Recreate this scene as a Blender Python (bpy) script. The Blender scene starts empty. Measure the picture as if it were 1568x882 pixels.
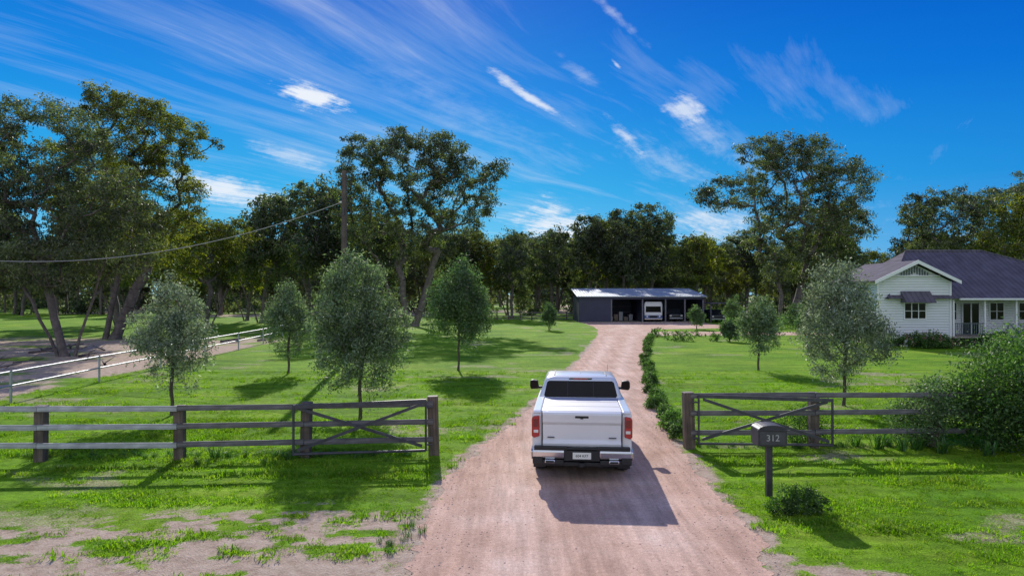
import bpy, math, random, bmesh
import numpy as np
from mathutils import Vector, Matrix
SC=bpy.context.scene
SC.view_settings.view_transform='Standard'; SC.view_settings.look='None'; SC.view_settings.exposure=0
random.seed(3); RNG=np.random.default_rng(7)
SUN_AZ=math.radians(-8); SUN_EL=math.radians(29)

# ------------------------------------------------------------ node helpers
def newmat(name):
    m=bpy.data.materials.new(name); m.use_nodes=True
    nt=m.node_tree; b=nt.nodes['Principled BSDF']
    return m,nt,b
def N(nt,t,**kw):
    n=nt.nodes.new(t)
    for k,v in kw.items(): setattr(n,k,v)
    return n
def ramp(nt,stops,interp='LINEAR'):
    r=nt.nodes.new('ShaderNodeValToRGB'); cr=r.color_ramp; cr.interpolation=interp
    while len(cr.elements)<len(stops): cr.elements.new(0.5)
    for e,(p,c) in zip(cr.elements,stops):
        e.position=p; e.color=(c[0],c[1],c[2],1) if not isinstance(c,(int,float)) else (c,c,c,1)
    return r
def noise(nt,scale,detail=5,rough=.55,vec=None,dim='3D'):
    n=nt.nodes.new('ShaderNodeTexNoise'); n.inputs['Scale'].default_value=scale
    n.inputs['Detail'].default_value=detail; n.inputs['Roughness'].default_value=rough
    if vec is not None: nt.links.new(vec,n.inputs['Vector'])
    return n
def mixc(nt,fac,a,b,mode='MIX'):
    m=nt.nodes.new('ShaderNodeMix'); m.data_type='RGBA'; m.blend_type=mode
    for s,v in ((m.inputs[0],fac),(m.inputs[6],a),(m.inputs[7],b)):
        if isinstance(v,(int,float)): s.default_value=v
        elif isinstance(v,tuple): s.default_value=(v[0],v[1],v[2],1)
        else: nt.links.new(v,s)
    return m.outputs[2]
def math_(nt,op,a,b=None,c=None,clamp=False):
    m=nt.nodes.new('ShaderNodeMath'); m.operation=op; m.use_clamp=clamp
    for i,v in enumerate((a,b,c)):
        if v is None: continue
        if isinstance(v,(int,float)): m.inputs[i].default_value=v
        else: nt.links.new(v,m.inputs[i])
    return m.outputs[0]
def simple(name,col,rough=.6,metal=0,var=.15,scale=6,bump=0,bscale=40,coat=0,spec=None):
    m,nt,b=newmat(name)
    tc=N(nt,'ShaderNodeTexCoord')
    n=noise(nt,scale,4,.6,tc.outputs['Object'])
    r=ramp(nt,[(.3,tuple(c*(1-var) for c in col)),(.7,tuple(min(1,c*(1+var)) for c in col))])
    nt.links.new(n.outputs['Fac'],r.inputs[0]); nt.links.new(r.outputs[0],b.inputs['Base Color'])
    b.inputs['Roughness'].default_value=rough; b.inputs['Metallic'].default_value=metal
    if coat: b.inputs['Coat Weight'].default_value=coat; b.inputs['Coat Roughness'].default_value=.05
    if spec is not None: b.inputs['Specular IOR Level'].default_value=spec
    if bump:
        n2=noise(nt,bscale,4,.6,tc.outputs['Object']); bp=N(nt,'ShaderNodeBump')
        bp.inputs['Strength'].default_value=bump; bp.inputs['Distance'].default_value=.02
        nt.links.new(n2.outputs['Fac'],bp.inputs['Height']); nt.links.new(bp.outputs[0],b.inputs['Normal'])
    return m
def wood(name,c1,c2,axis=0):
    m,nt,b=newmat(name); tc=N(nt,'ShaderNodeTexCoord'); mp=N(nt,'ShaderNodeMapping')
    s=[22,22,22]; s[axis]=1.2; mp.inputs['Scale'].default_value=s
    nt.links.new(tc.outputs['Object'],mp.inputs['Vector'])
    n=noise(nt,1,6,.65,mp.outputs[0]); n2=noise(nt,2.5,3,.5,tc.outputs['Object'])
    r=ramp(nt,[(.3,c1),(.7,c2)]); nt.links.new(n.outputs['Fac'],r.inputs[0])
    r2=ramp(nt,[(.3,.65),(.7,1.2)]); nt.links.new(n2.outputs['Fac'],r2.inputs[0])
    nt.links.new(mixc(nt,1.0,r.outputs[0],r2.outputs[0],'MULTIPLY'),b.inputs['Base Color'])
    b.inputs['Roughness'].default_value=.75
    bp=N(nt,'ShaderNodeBump'); bp.inputs['Strength'].default_value=.5; bp.inputs['Distance'].default_value=.01
    nt.links.new(n.outputs['Fac'],bp.inputs['Height']); nt.links.new(bp.outputs[0],b.inputs['Normal'])
    return m
def leafmat(name,cols,trans,tcol,scale=.5,inst=False,rough=.45,lo=.6,hi=1.4,gloss=.06):
    m,nt,b=newmat(name); nt.nodes.remove(b)
    g=N(nt,'ShaderNodeNewGeometry')
    r=ramp(nt,[(i/(len(cols)-1),c) for i,c in enumerate(cols)])
    if inst:
        oi=N(nt,'ShaderNodeObjectInfo'); f=math_(nt,'ADD',math_(nt,'MULTIPLY',oi.outputs['Random'],.6),math_(nt,'MULTIPLY',g.outputs['Random Per Island'],.4))
        nt.links.new(f,r.inputs[0])
    else: nt.links.new(g.outputs['Random Per Island'],r.inputs[0])
    n=noise(nt,scale,2,.6,g.outputs['Position'])
    r2=ramp(nt,[(.35,lo),(.65,hi)]); nt.links.new(n.outputs['Fac'],r2.inputs[0])
    c=mixc(nt,1.0,r.outputs[0],r2.outputs[0],'MULTIPLY')
    d=N(nt,'ShaderNodeBsdfDiffuse'); nt.links.new(c,d.inputs['Color'])
    gl=N(nt,'ShaderNodeBsdfGlossy'); gl.inputs['Roughness'].default_value=rough; gl.inputs['Color'].default_value=(.9,.9,.85,1)
    mg=N(nt,'ShaderNodeMixShader'); mg.inputs[0].default_value=gloss; nt.links.new(d.outputs[0],mg.inputs[1]); nt.links.new(gl.outputs[0],mg.inputs[2])
    t=N(nt,'ShaderNodeBsdfTranslucent'); nt.links.new(mixc(nt,1.0,c,tcol,'MULTIPLY'),t.inputs['Color'])
    mx=N(nt,'ShaderNodeMixShader'); mx.inputs[0].default_value=trans
    nt.links.new(mg.outputs[0],mx.inputs[1]); nt.links.new(t.outputs[0],mx.inputs[2])
    nt.links.new(mx.outputs[0],nt.nodes['Material Output'].inputs[0])
    return m

# ------------------------------------------------------------ mesh helpers
def link(o,parent=None):
    SC.collection.objects.link(o)
    if parent: o.parent=parent
    return o
def empty(name,loc=(0,0,0),rz=0):
    e=bpy.data.objects.new(name,None); e.location=loc; e.rotation_euler=(0,0,rz); e.empty_display_size=.3
    return link(e)
def mesh_np(name,V,F,mat=None,smooth=False):
    V=np.asarray(V,dtype=np.float32); F=np.asarray(F,dtype=np.int32); k=F.shape[1]
    me=bpy.data.meshes.new(name); me.vertices.add(len(V)); me.vertices.foreach_set('co',V.ravel())
    me.loops.add(F.size); me.loops.foreach_set('vertex_index',F.ravel())
    me.polygons.add(len(F)); me.polygons.foreach_set('loop_start',np.arange(0,F.size,k,dtype=np.int32))
    if smooth: me.polygons.foreach_set('use_smooth',np.ones(len(F),dtype=bool))
    me.update(calc_edges=True); me.validate()
    if mat: me.materials.append(mat)
    return me
def obj(name,me,parent=None,loc=(0,0,0)):
    o=bpy.data.objects.new(name,me); o.location=loc; return link(o,parent)
def poly(name,verts,faces,mat,parent=None,bevel=0,seg=2,loc=(0,0,0),smooth=False):
    me=bpy.data.meshes.new(name); me.from_pydata([tuple(v) for v in verts],[],faces); me.materials.append(mat); me.update()
    bm=bmesh.new(); bm.from_mesh(me); bmesh.ops.recalc_face_normals(bm,faces=bm.faces); bm.to_mesh(me); bm.free()
    o=obj(name,me,parent,loc)
    if bevel:
        b=o.modifiers.new('b','BEVEL'); b.width=bevel; b.segments=seg; b.limit_method='ANGLE'; b.angle_limit=math.radians(25)
    if smooth:
        for p in me.polygons: p.use_smooth=True
    return o
def box(name,x0,x1,y0,y1,z0,z1,mat,parent=None,bevel=0.0,seg=2):
    v=[(x0,y0,z0),(x1,y0,z0),(x1,y1,z0),(x0,y1,z0),(x0,y0,z1),(x1,y0,z1),(x1,y1,z1),(x0,y1,z1)]
    f=[(0,3,2,1),(4,5,6,7),(0,1,5,4),(1,2,6,5),(2,3,7,6),(3,0,4,7)]
    return poly(name,v,f,mat,parent,bevel,seg)
def extr(name,prof,a0,a1,axis,mat,parent=None,bevel=0,seg=2,smooth=False):
    n=len(prof); v=[]
    for a in (a0,a1):
        for p in prof: v.append((a,p[0],p[1]) if axis=='x' else (p[0],a,p[1]) if axis=='y' else (p[0],p[1],a))
    f=[tuple(range(n)),tuple(range(2*n-1,n-1,-1))]+[(i,(i+1)%n,n+(i+1)%n,n+i) for i in range(n)]
    return poly(name,v,f,mat,parent,bevel,seg,smooth=smooth)
def tubes(segs,sides=6):
    A=np.array([s[0] for s in segs],float);B=np.array([s[1] for s in segs],float)
    r0=np.array([s[2] for s in segs])[:,None,None];r1=np.array([s[3] for s in segs])[:,None,None]
    d=B-A; L=np.linalg.norm(d,axis=1,keepdims=True); L[L==0]=1; d=d/L
    ref=np.where(np.abs(d[:,2:3])>.9,np.array([[1.,0,0]]),np.array([[0,0,1.]]))
    u=np.cross(d,ref); u/=np.linalg.norm(u,axis=1,keepdims=True); w=np.cross(d,u)
    t=np.linspace(0,2*np.pi,sides,endpoint=False)
    ring=u[:,None,:]*np.cos(t)[None,:,None]+w[:,None,:]*np.sin(t)[None,:,None]
    V=np.concatenate([A[:,None,:]+ring*r0,B[:,None,:]+ring*r1],axis=1)
    n=len(segs); V=V.reshape(-1,3)
    base=(np.arange(n)*2*sides)[:,None]
    i=np.arange(sides); j=(i+1)%sides
    q=np.stack([i,j,j+sides,i+sides],axis=1)
    F=(base[:,:,None]+q[None]).reshape(-1,4)
    return V,F
def pipe(name,pts,r,mat,parent=None,sides=8):
    V,F=tubes([(pts[i],pts[i+1],r,r) for i in range(len(pts)-1)],sides)
    return obj(name,mesh_np(name,V,F,mat,True),parent)
def cyl(name,p0,p1,r,mat,parent=None,sides=24,r1=None):
    p0=Vector(p0);p1=Vector(p1); d=(p1-p0).normalized(); u=d.orthogonal().normalized(); w=d.cross(u)
    r1=r if r1 is None else r1; v=[];
    for p,rr in ((p0,r),(p1,r1)):
        for i in range(sides):
            a=2*math.pi*i/sides; v.append(p+u*math.cos(a)*rr+w*math.sin(a)*rr)
    f=[tuple(range(sides)),tuple(range(2*sides-1,sides-1,-1))]+[(i,(i+1)%sides,sides+(i+1)%sides,sides+i) for i in range(sides)]
    return poly(name,v,f,mat,parent)
def vn(x,y,seed=0):
    xi=np.floor(x);yi=np.floor(y);xf=x-xi;yf=y-yi
    def h(a,b):
        s=np.sin(a*127.1+b*311.7+seed*74.7)*43758.5453; return s-np.floor(s)
    u=xf*xf*(3-2*xf);v=yf*yf*(3-2*yf)
    return (h(xi,yi)*(1-u)+h(xi+1,yi)*u)*(1-v)+(h(xi,yi+1)*(1-u)+h(xi+1,yi+1)*u)*v
def fbm(x,y,seed=0,o=4):
    s=0;a=.5;t=0
    for i in range(o): s=s+a*vn(x*2**i,y*2**i,seed+i);t+=a;a*=.55
    return s/t
def sstep(a,b,x):
    t=np.clip((x-a)/(b-a),0,1); return t*t*(3-2*t)

# ------------------------------------------------------------ materials
M={}
M['bark']=simple('bark',(.14,.115,.105),.9,var=.45,scale=3,bump=.6,bscale=12)
M['bark_small']=simple('bark_small',(.10,.08,.06),.9,var=.3,scale=9)
M['euc']=leafmat('eucalypt_leaves',[(.034,.052,.024),(.062,.084,.036),(.105,.128,.052),(.17,.185,.09)],.42,(1.3,1.5,.5),.30,lo=.55,hi=1.7,gloss=.09)
M['euc_gold']=leafmat('eucalypt_leaves_golden',[(.045,.07,.018),(.095,.12,.022),(.165,.185,.03),(.24,.24,.05)],.48,(1.4,1.5,.4),.3,lo=.55,hi=1.5,gloss=.07)
M['euc_far']=leafmat('eucalypt_leaves_far',[(.038,.058,.032),(.068,.092,.046),(.11,.132,.06),(.16,.17,.08)],.42,(1.3,1.5,.6),.12,lo=.5,hi=1.6,gloss=.06)
M['olive']=leafmat('silver_green_leaves',[(.055,.095,.045),(.10,.155,.075),(.17,.23,.12),(.31,.38,.25)],.4,(1.2,1.4,.65),1.3,lo=.7,hi=1.4,gloss=.10)
M['silver']=leafmat('grey_leaves',[(.085,.12,.07),(.15,.195,.12),(.25,.30,.20),(.42,.46,.35)],.37,(1.1,1.25,.75),1.3,lo=.7,hi=1.4,gloss=.10)
M['darkolive']=leafmat('dark_green_leaves',[(.04,.08,.032),(.07,.13,.05),(.125,.195,.08),(.21,.29,.15)],.4,(1.2,1.5,.6),1.3,gloss=.08)
M['bush']=leafmat('shrub_leaves',[(.03,.07,.018),(.06,.12,.028),(.10,.18,.04),(.17,.25,.08)],.42,(1.2,1.6,.5),1.6,gloss=.05)
M['bushlight']=leafmat('light_shrub_leaves',[(.05,.10,.03),(.09,.16,.05),(.16,.24,.10),(.30,.37,.22)],.4,(1.2,1.5,.6),1.6)
M['flowers']=leafmat('pink_blossom',[(.35,.12,.12),(.5,.25,.22),(.55,.40,.35)],.3,(1.1,1,1),1.6,gloss=.02)
M['grassblade']=leafmat('grass_blades',[(.10,.21,.012),(.17,.31,.016),(.25,.38,.028),(.38,.43,.08)],.55,(1.15,1.4,.35),.5,inst=True,lo=.75,hi=1.25,gloss=.03)
M['strap']=leafmat('strap_leaves',[(.035,.09,.02),(.06,.15,.03),(.11,.21,.04)],.4,(1.2,1.5,.5),2)
M['stone']=simple('pebble',(.52,.40,.33),.9,var=.35,scale=3)
M['rail']=wood('rail_timber',(.075,.068,.075),(.24,.22,.23),0)
M['rail_light']=wood('rail_timber_pale',(.30,.30,.32),(.62,.62,.64),0)  # paler timber tone for the left rail segments
M['post']=wood('post_timber',(.06,.042,.032),(.20,.15,.12),2)
M['gate']=simple('gate_steel',(.075,.07,.085),.5,.2,var=.3)
M['galv']=simple('galvanised_pipe',(.42,.43,.46),.45,.5,var=.15)
M['pole']=wood('pole_timber',(.07,.05,.04),(.16,.12,.10),2)
M['paint']=simple('white_paint',(.78,.78,.82),.3,0,var=.03,scale=1.5,coat=.6)
M['tonneau']=simple('tonneau_vinyl',(.50,.50,.55),.5,0,var=.05,scale=5)
M['black']=simple('black_plastic',(.018,.018,.02),.55,0,var=.2)
M['rubber']=simple('tyre_rubber',(.030,.027,.025),.85,0,var=.35,scale=9)
M['glass']=simple('dark_glass',(.010,.009,.010),.10,0,var=.3,scale=2,spec=.22)
M['chrome']=simple('chrome',(.70,.70,.72),.14,1,var=.04)
M['red']=simple('red_lens',(.42,.008,.012),.18,0,var=.15,scale=20,coat=.8)
M['redd']=simple('dark_red_lens',(.16,.004,.008),.2,0,var=.15,coat=.8)
M['lens']=simple('clear_lens',(.75,.72,.70),.15,0,var=.05,coat=.8)
M['plate']=simple('plate_white',(.78,.78,.72),.4,var=.03)
M['ink']=simple('ink_dark',(.02,.02,.03),.5)
M['white']=simple('number_white',(.42,.42,.42),.5,var=.15)
M['shedwall']=simple('shed_cladding',(.038,.042,.085),.5,.1,var=.12,scale=1)
M['shedpost']=simple('shed_posts',(.16,.16,.20),.5,.3)
M['concrete']=simple('concrete',(.35,.30,.27),.9,var=.15,bump=.2)
M['rv']=simple('vehicle_white',(.80,.81,.85),.3,var=.04,coat=.4)
M['rvblue']=simple('vehicle_blue',(.06,.12,.32),.35,var=.1,coat=.4)
M['darkpaint']=simple('dark_vehicle_paint',(.03,.035,.05),.25,var=.1,coat=.6)
M['mail']=simple('mailbox_paint',(.055,.05,.06),.5,.2,var=.3,bump=.2)
M['greentrim']=simple('grey_green_trim',(.10,.13,.14),.5,var=.1)
M['trim']=simple('white_trim',(.80,.80,.81),.5,var=.03)
M['wire']=simple('power_wire',(.35,.35,.36),.5)
M['lattice']=simple('under_house',(.03,.03,.035),.8)
def stripes(name,col,axis,freq,depth,rough,metal,var,spec=.5):
    m=simple(name,col,rough,metal,var=var,scale=1.2,spec=spec); nt=m.node_tree; b=[n for n in nt.nodes if n.type=='BSDF_PRINCIPLED'][0]
    tc=N(nt,'ShaderNodeTexCoord'); w=N(nt,'ShaderNodeTexWave'); w.bands_direction=axis; w.inputs['Scale'].default_value=freq
    nt.links.new(tc.outputs['Object'],w.inputs['Vector']); bp=N(nt,'ShaderNodeBump'); bp.inputs['Strength'].default_value=1; bp.inputs['Distance'].default_value=depth
    nt.links.new(w.outputs['Fac'],bp.inputs['Height']); nt.links.new(bp.outputs[0],b.inputs['Normal'])
    src=b.inputs['Base Color'].links[0].from_socket
    r=ramp(nt,[(.0,.72),(.35,1.0)]); nt.links.new(w.outputs['Fac'],r.inputs[0])
    nt.links.new(mixc(nt,1.0,src,r.outputs[0],'MULTIPLY'),b.inputs['Base Color'])
    return m
M['roofshed']=stripes('corrugated_roof_light',(.40,.45,.49),'X',.9,.04,.6,.1,.12,.3)
M['roofhouse']=stripes('corrugated_roof_dark',(.13,.115,.145),'X',.8,.03,.85,0,.25,.1)
M['boards']=stripes('weatherboards',(.78,.79,.82),'Z',1.6,.02,.6,0,.04)

# ------------------------------------------------------------ road outline
YL=[4,9.3,12.4,14.4,17.5,20.6,25.1,36.6,50.3,60,73,80,92,101]
XL=[-1.5,-1.46,-1.41,-1.36,-.74,.12,.99,3.36,5.8,7.4,9.2,9.6,9.3,9.3]
YR=[4,9.3,11,13.2,15.8,19.2,23.7,28.7,36.6,50.3,62.5,64.0,68,70,74,77,92,101]
XR=[3.6,3.66,3.86,3.93,4.1,4.33,4.9,5.66,7.0,9.8,12.4,31,34,14.4,15.5,25,25.6,25.6]
def xl(y): return np.interp(y,YL,XL)
def xr(y): return np.interp(y,YR,XR)
def dirtmask(x,y):
    n=fbm(x*1.5,y*3.0,3,5); n2=fbm(x*.25,y*.4,9); n5=fbm(x*4.5,y*7,13,3)
    d=np.zeros_like(x)
    reg=sstep(13.6,11.0,y+(n2-.5)*3)*sstep(-.9,-1.9,x)
    d=np.maximum(d,reg*sstep(.40,.56,n*.7+n5*.3+.04*(11.2-y)))
    reg=sstep(11.0,9.0,y)*sstep(3.6,4.0,x)*sstep(6.5,4.5,x); d=np.maximum(d,reg*sstep(.46,.60,n))
    near=np.minimum(np.abs(x-xl(y)),np.abs(x-xr(y)))
    d=np.maximum(d,sstep(.5,.02,near+(n-.5)*.8)*.9*(y<60))
    reg=sstep(-18.3,-19.3,x)*sstep(66,54,y+(n2-.5)*16)
    d=np.maximum(d,reg*sstep(.32,.52,n2*.6+n*.4)*.95)
    reg=sstep(100,125,y)
    d=np.maximum(d,reg*sstep(.46,.66,fbm(x*.06,y*.05,21))*.8)
    d=np.maximum(d,.5*sstep(.58,.74,fbm(x*.35,y*.6,31)))
    return d
def axis_pts(fine0,fine1,step,lim0,lim1,g=1.09):
    a=list(np.arange(fine0,fine1,step)); s=step; x=fine1
    while x<lim1: a.append(x); s*=g; x+=s
    a.append(lim1); s=step; x=fine0-step
    b=[]
    while x>lim0: b.append(x); s*=g; x-=s
    b.append(lim0)
    return np.array(b[::-1]+a)
gx=axis_pts(-10,9,.07,-900,900,1.05); gy=axis_pts(8,15,.07,-200,1500,1.03)
X,Y=np.meshgrid(gx,gy); V=np.stack([X.ravel(),Y.ravel(),np.zeros(X.size)],1)
nx=len(gx); ny=len(gy); ii,jj=np.meshgrid(np.arange(nx-1),np.arange(ny-1)); b0=(jj*nx+ii).ravel()
F=np.stack([b0,b0+1,b0+nx+1,b0+nx],1)
m,nt,b=newmat('grass_ground')
tc=N(nt,'ShaderNodeTexCoord'); P=tc.outputs['Object']
n1=noise(nt,.28,5,.62,P); n2=noise(nt,4,5,.7,P); n3=noise(nt,28,3,.7,P)
mp=N(nt,'ShaderNodeMapping'); mp.inputs['Scale'].default_value=(.22,1.5,1); nt.links.new(P,mp.inputs[0]); n4=noise(nt,1,5,.65,mp.outputs[0])
r1=ramp(nt,[(.3,(.105,.25,.010)),(.5,(.18,.355,.012)),(.68,(.28,.42,.026)),(.8,(.37,.43,.07))]); nt.links.new(n1.outputs['Fac'],r1.inputs[0])
r2=ramp(nt,[(.3,.66),(.7,1.25)]); nt.links.new(n2.outputs['Fac'],r2.inputs[0])
r3=ramp(nt,[(.3,.7),(.7,1.25)]); nt.links.new(n3.outputs['Fac'],r3.inputs[0])
r4=ramp(nt,[(.35,.66),(.65,1.2)]); nt.links.new(n4.outputs['Fac'],r4.inputs[0])
c=mixc(nt,1.,r1.outputs[0],r2.outputs[0],'MULTIPLY'); c=mixc(nt,1.,c,r3.outputs[0],'MULTIPLY'); c=mixc(nt,1.,c,r4.outputs[0],'MULTIPLY')
rd=ramp(nt,[(.25,(.30,.21,.15)),(.5,(.50,.38,.29)),(.75,(.64,.52,.41))]); nt.links.new(n2.outputs['Fac'],rd.inputs[0])
cd=mixc(nt,.6,rd.outputs[0],mixc(nt,1.,rd.outputs[0],r3.outputs[0],'MULTIPLY'))
at=N(nt,'ShaderNodeAttribute'); at.attribute_name='dirt'
f=math_(nt,'ADD',at.outputs['Fac'],math_(nt,'MULTIPLY',math_(nt,'SUBTRACT',n3.outputs['Fac'],.5),1.5))
rf=ramp(nt,[(.3,0.),(.7,1.)]); nt.links.new(f,rf.inputs[0])
nt.links.new(mixc(nt,rf.outputs[0],c,cd),b.inputs['Base Color']); b.inputs['Roughness'].default_value=.95; b.inputs['Specular IOR Level'].default_value=.1
bp=N(nt,'ShaderNodeBump'); bp.inputs['Strength'].default_value=.8; bp.inputs['Distance'].default_value=.05
nt.links.new(math_(nt,'ADD',n3.outputs['Fac'],n2.outputs['Fac']),bp.inputs['Height']); nt.links.new(bp.outputs[0],b.inputs['Normal'])
me=mesh_np('ground',V,F,m)
a=me.attributes.new('dirt','FLOAT','POINT'); a.data.foreach_set('value',dirtmask(V[:,0],V[:,1]).astype(np.float32))
obj('ground',me)
ry=np.concatenate([np.arange(4,20,.05),np.arange(20,40,.12),np.arange(40,101,.3)])
jl=(fbm(ry*1.3,ry*0,51)-.5)*.45+(vn(ry*9,ry*0,52)-.5)*.14; jr=(fbm(ry*1.3,ry*0,61)-.5)*.45+(vn(ry*9,ry*0,62)-.5)*.14
Lx=xl(ry)+jl; Rx=xr(ry)+jr; K=16; t=np.linspace(0,1,K+1)
RX=Lx[:,None]*(1-t)+Rx[:,None]*t; RY=np.repeat(ry[:,None],K+1,1)
V=np.stack([RX.ravel(),RY.ravel(),np.full(RX.size,.004)],1)
ii,jj=np.meshgrid(np.arange(K),np.arange(len(ry)-1)); b0=(jj*(K+1)+ii).ravel(); F=np.stack([b0,b0+1,b0+K+2,b0+K+1],1)
m,nt,b=newmat('dirt_road'); tc=N(nt,'ShaderNodeTexCoord'); P=tc.outputs['Object']
n1=noise(nt,.8,5,.6,P); n2=noise(nt,14,5,.7,P); n3=noise(nt,60,2,.7,P)
mp=N(nt,'ShaderNodeMapping'); mp.inputs['Scale'].default_value=(5,.35,1); nt.links.new(P,mp.inputs[0]); n4=noise(nt,1,5,.65,mp.outputs[0])
r1=ramp(nt,[(.3,(.51,.335,.255)),(.5,(.62,.43,.34)),(.7,(.70,.52,.43))]); nt.links.new(n1.outputs['Fac'],r1.inputs[0])
r2=ramp(nt,[(.3,.80),(.7,1.15)]); nt.links.new(n2.outputs['Fac'],r2.inputs[0]); r3=ramp(nt,[(.3,.75),(.7,1.22)]); nt.links.new(n3.outputs['Fac'],r3.inputs[0])
r4=ramp(nt,[(.35,.80),(.65,1.16)]); nt.links.new(n4.outputs['Fac'],r4.inputs[0])
at=N(nt,'ShaderNodeAttribute'); at.attribute_name='track'
rt=ramp(nt,[(0,(.93,.87,.83)),(1,(1.10,1.11,1.12))]); nt.links.new(at.outputs['Fac'],rt.inputs[0])
c=mixc(nt,1.,r1.outputs[0],r2.outputs[0],'MULTIPLY'); c=mixc(nt,1.,c,r3.outputs[0],'MULTIPLY'); c=mixc(nt,1.,c,r4.outputs[0],'MULTIPLY'); c=mixc(nt,1.,c,rt.outputs[0],'MULTIPLY')
nt.links.new(c,b.inputs['Base Color']); b.inputs['Roughness'].default_value=.95; b.inputs['Specular IOR Level'].default_value=.15
bp=N(nt,'ShaderNodeBump'); bp.inputs['Strength'].default_value=.55; bp.inputs['Distance'].default_value=.02
nt.links.new(math_(nt,'ADD',n2.outputs['Fac'],math_(nt,'MULTIPLY',n3.outputs['Fac'],.6)),bp.inputs['Height']); nt.links.new(bp.outputs[0],b.inputs['Normal'])
me=mesh_np('dirt_road',V,F,m)
a=me.attributes.new('track','FLOAT','POINT'); T=np.tile(t,len(ry))
a.data.foreach_set('value',(np.exp(-((T-.27)/.09)**2)+np.exp(-((T-.70)/.09)**2)).astype(np.float32))
obj('dirt_road',me)

# ------------------------------------------------------------ scatter
def blades(n,h,w,spread,lean,rng,mat,name,bend=.5):
    V=[];F=[]
    for i in range(n):
        a=rng.uniform(0,2*np.pi); r=spread*math.sqrt(rng.uniform()); p=np.array([math.cos(a)*r,math.sin(a)*r,0])
        la=rng.uniform(0,2*np.pi) if spread<.01 or rng.uniform()<.5 else a
        hh=h*rng.uniform(.5,1); ln=lean*rng.uniform(.3,1)*hh; d=np.array([math.cos(la),math.sin(la),0]); s=np.array([-d[1],d[0],0])*w*.5
        m1=p+d*ln*.35+np.array([0,0,hh*.6]); m2=p+d*ln+np.array([0,0,hh*(1-bend*.3)])
        k=len(V); V+=[p-s,p+s,m1+s*.9,m1-s*.9,m2]; F+=[(k,k+1,k+2,k+3),(k+3,k+2,k+4)]
    me=bpy.data.meshes.new(name); me.from_pydata([tuple(v) for v in V],[],F); me.materials.append(mat); return me
def scatter(name,pts,sc,meshes,zrot=True):
    col=bpy.data.collections.new(name+'_src')
    for i,me in enumerate(meshes): col.objects.link(bpy.data.objects.new('%s_part_%d'%(name,i),me))
    me=bpy.data.meshes.new(name); me.vertices.add(len(pts)); me.vertices.foreach_set('co',np.asarray(pts,np.float32).ravel())
    a=me.attributes.new('sc','FLOAT','POINT'); a.data.foreach_set('value',np.asarray(sc,np.float32))
    o=obj(name,me)
    ng=bpy.data.node_groups.new(name,'GeometryNodeTree')
    ng.interface.new_socket('Geometry',in_out='INPUT',socket_type='NodeSocketGeometry'); ng.interface.new_socket('Geometry',in_out='OUTPUT',socket_type='NodeSocketGeometry')
    gi=ng.nodes.new('NodeGroupInput'); go=ng.nodes.new('NodeGroupOutput')
    iop=ng.nodes.new('GeometryNodeInstanceOnPoints'); ci=ng.nodes.new('GeometryNodeCollectionInfo')
    ci.inputs['Collection'].default_value=col; ci.inputs['Separate Children'].default_value=True; ci.inputs['Reset Children'].default_value=True
    rv=ng.nodes.new('FunctionNodeRandomValue'); rv.data_type='FLOAT_VECTOR'; rv.inputs[0].default_value=(-.12,-.12,0); rv.inputs[1].default_value=(.12,.12,6.283)
    na=ng.nodes.new('GeometryNodeInputNamedAttribute'); na.data_type='FLOAT'; na.inputs['Name'].default_value='sc'
    L=ng.links.new
    L(gi.outputs[0],iop.inputs['Points']); L(ci.outputs[0],iop.inputs['Instance']); iop.inputs['Pick Instance'].default_value=True
    L(rv.outputs[0],iop.inputs['Rotation']); L(na.outputs['Attribute'],iop.inputs['Scale']); L(iop.outputs[0],go.inputs[0])
    md=o.modifiers.new('scatter','NODES'); md.node_group=ng
    return o
tufts=[blades(26,.05,.010,.12,1.2,RNG,M['grassblade'],'tuft') for i in range(4)]+[blades(22,.085,.011,.10,.9,RNG,M['grassblade'],'tuft_tall')]
def grasspts(x0,x1,y0,y1,dens,smin,smax):
    n=int((x1-x0)*(y1-y0)*dens); x=RNG.uniform(x0,x1,n); y=RNG.uniform(y0,y1,n)
    d=dirtmask(x,y); inroad=(x>xl(y)+.05+(fbm(y*1.3,y*0,51)-.5)*.45)&(x<xr(y)-.05+(fbm(y*1.3,y*0,61)-.5)*.45)
    rows=fbm(x*.35,y*2.2,77)
    keep=(~inroad)&(RNG.uniform(size=n)>d*1.08)&(RNG.uniform(size=n)<.3+1.3*sstep(.3,.6,rows))
    x=x[keep];y=y[keep]; s=RNG.uniform(smin,smax,len(x))*(.7+.7*sstep(.45,.7,fbm(x*.35,y*2.2,77)))
    return np.stack([x,y,np.zeros(len(x))],1),s
A=[grasspts(-9,9.5,8.2,14,75,.6,1.25),grasspts(-14,14,14,21,42,.7,1.4),grasspts(-19,19,21,34,10,.8,1.5)]
scatter('lawn_grass',np.concatenate([a[0] for a in A]),np.concatenate([a[1] for a in A]),tufts)
def pebble(rng):
    bm=bmesh.new(); bmesh.ops.create_icosphere(bm,subdivisions=1,radius=.012)
    for v in bm.verts: v.co*=rng.uniform(.7,1.2); v.co.z*=.55
    me=bpy.data.meshes.new('pebble'); bm.to_mesh(me); bm.free(); me.materials.append(M['stone']); return me
n=9000; y=RNG.uniform(8.5,30,n)**1.0; t=RNG.uniform(-.02,1.02,n); x=xl(y)*(1-t)+xr(y)*t; e=np.abs(t-.5)*2
k=RNG.uniform(size=n)<.15+.85*e**3
scatter('road_gravel',np.stack([x,y,np.full(n,.006)],1)[k],RNG.uniform(.3,1.3,k.sum())**1.5,[pebble(RNG) for i in range(3)])

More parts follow.
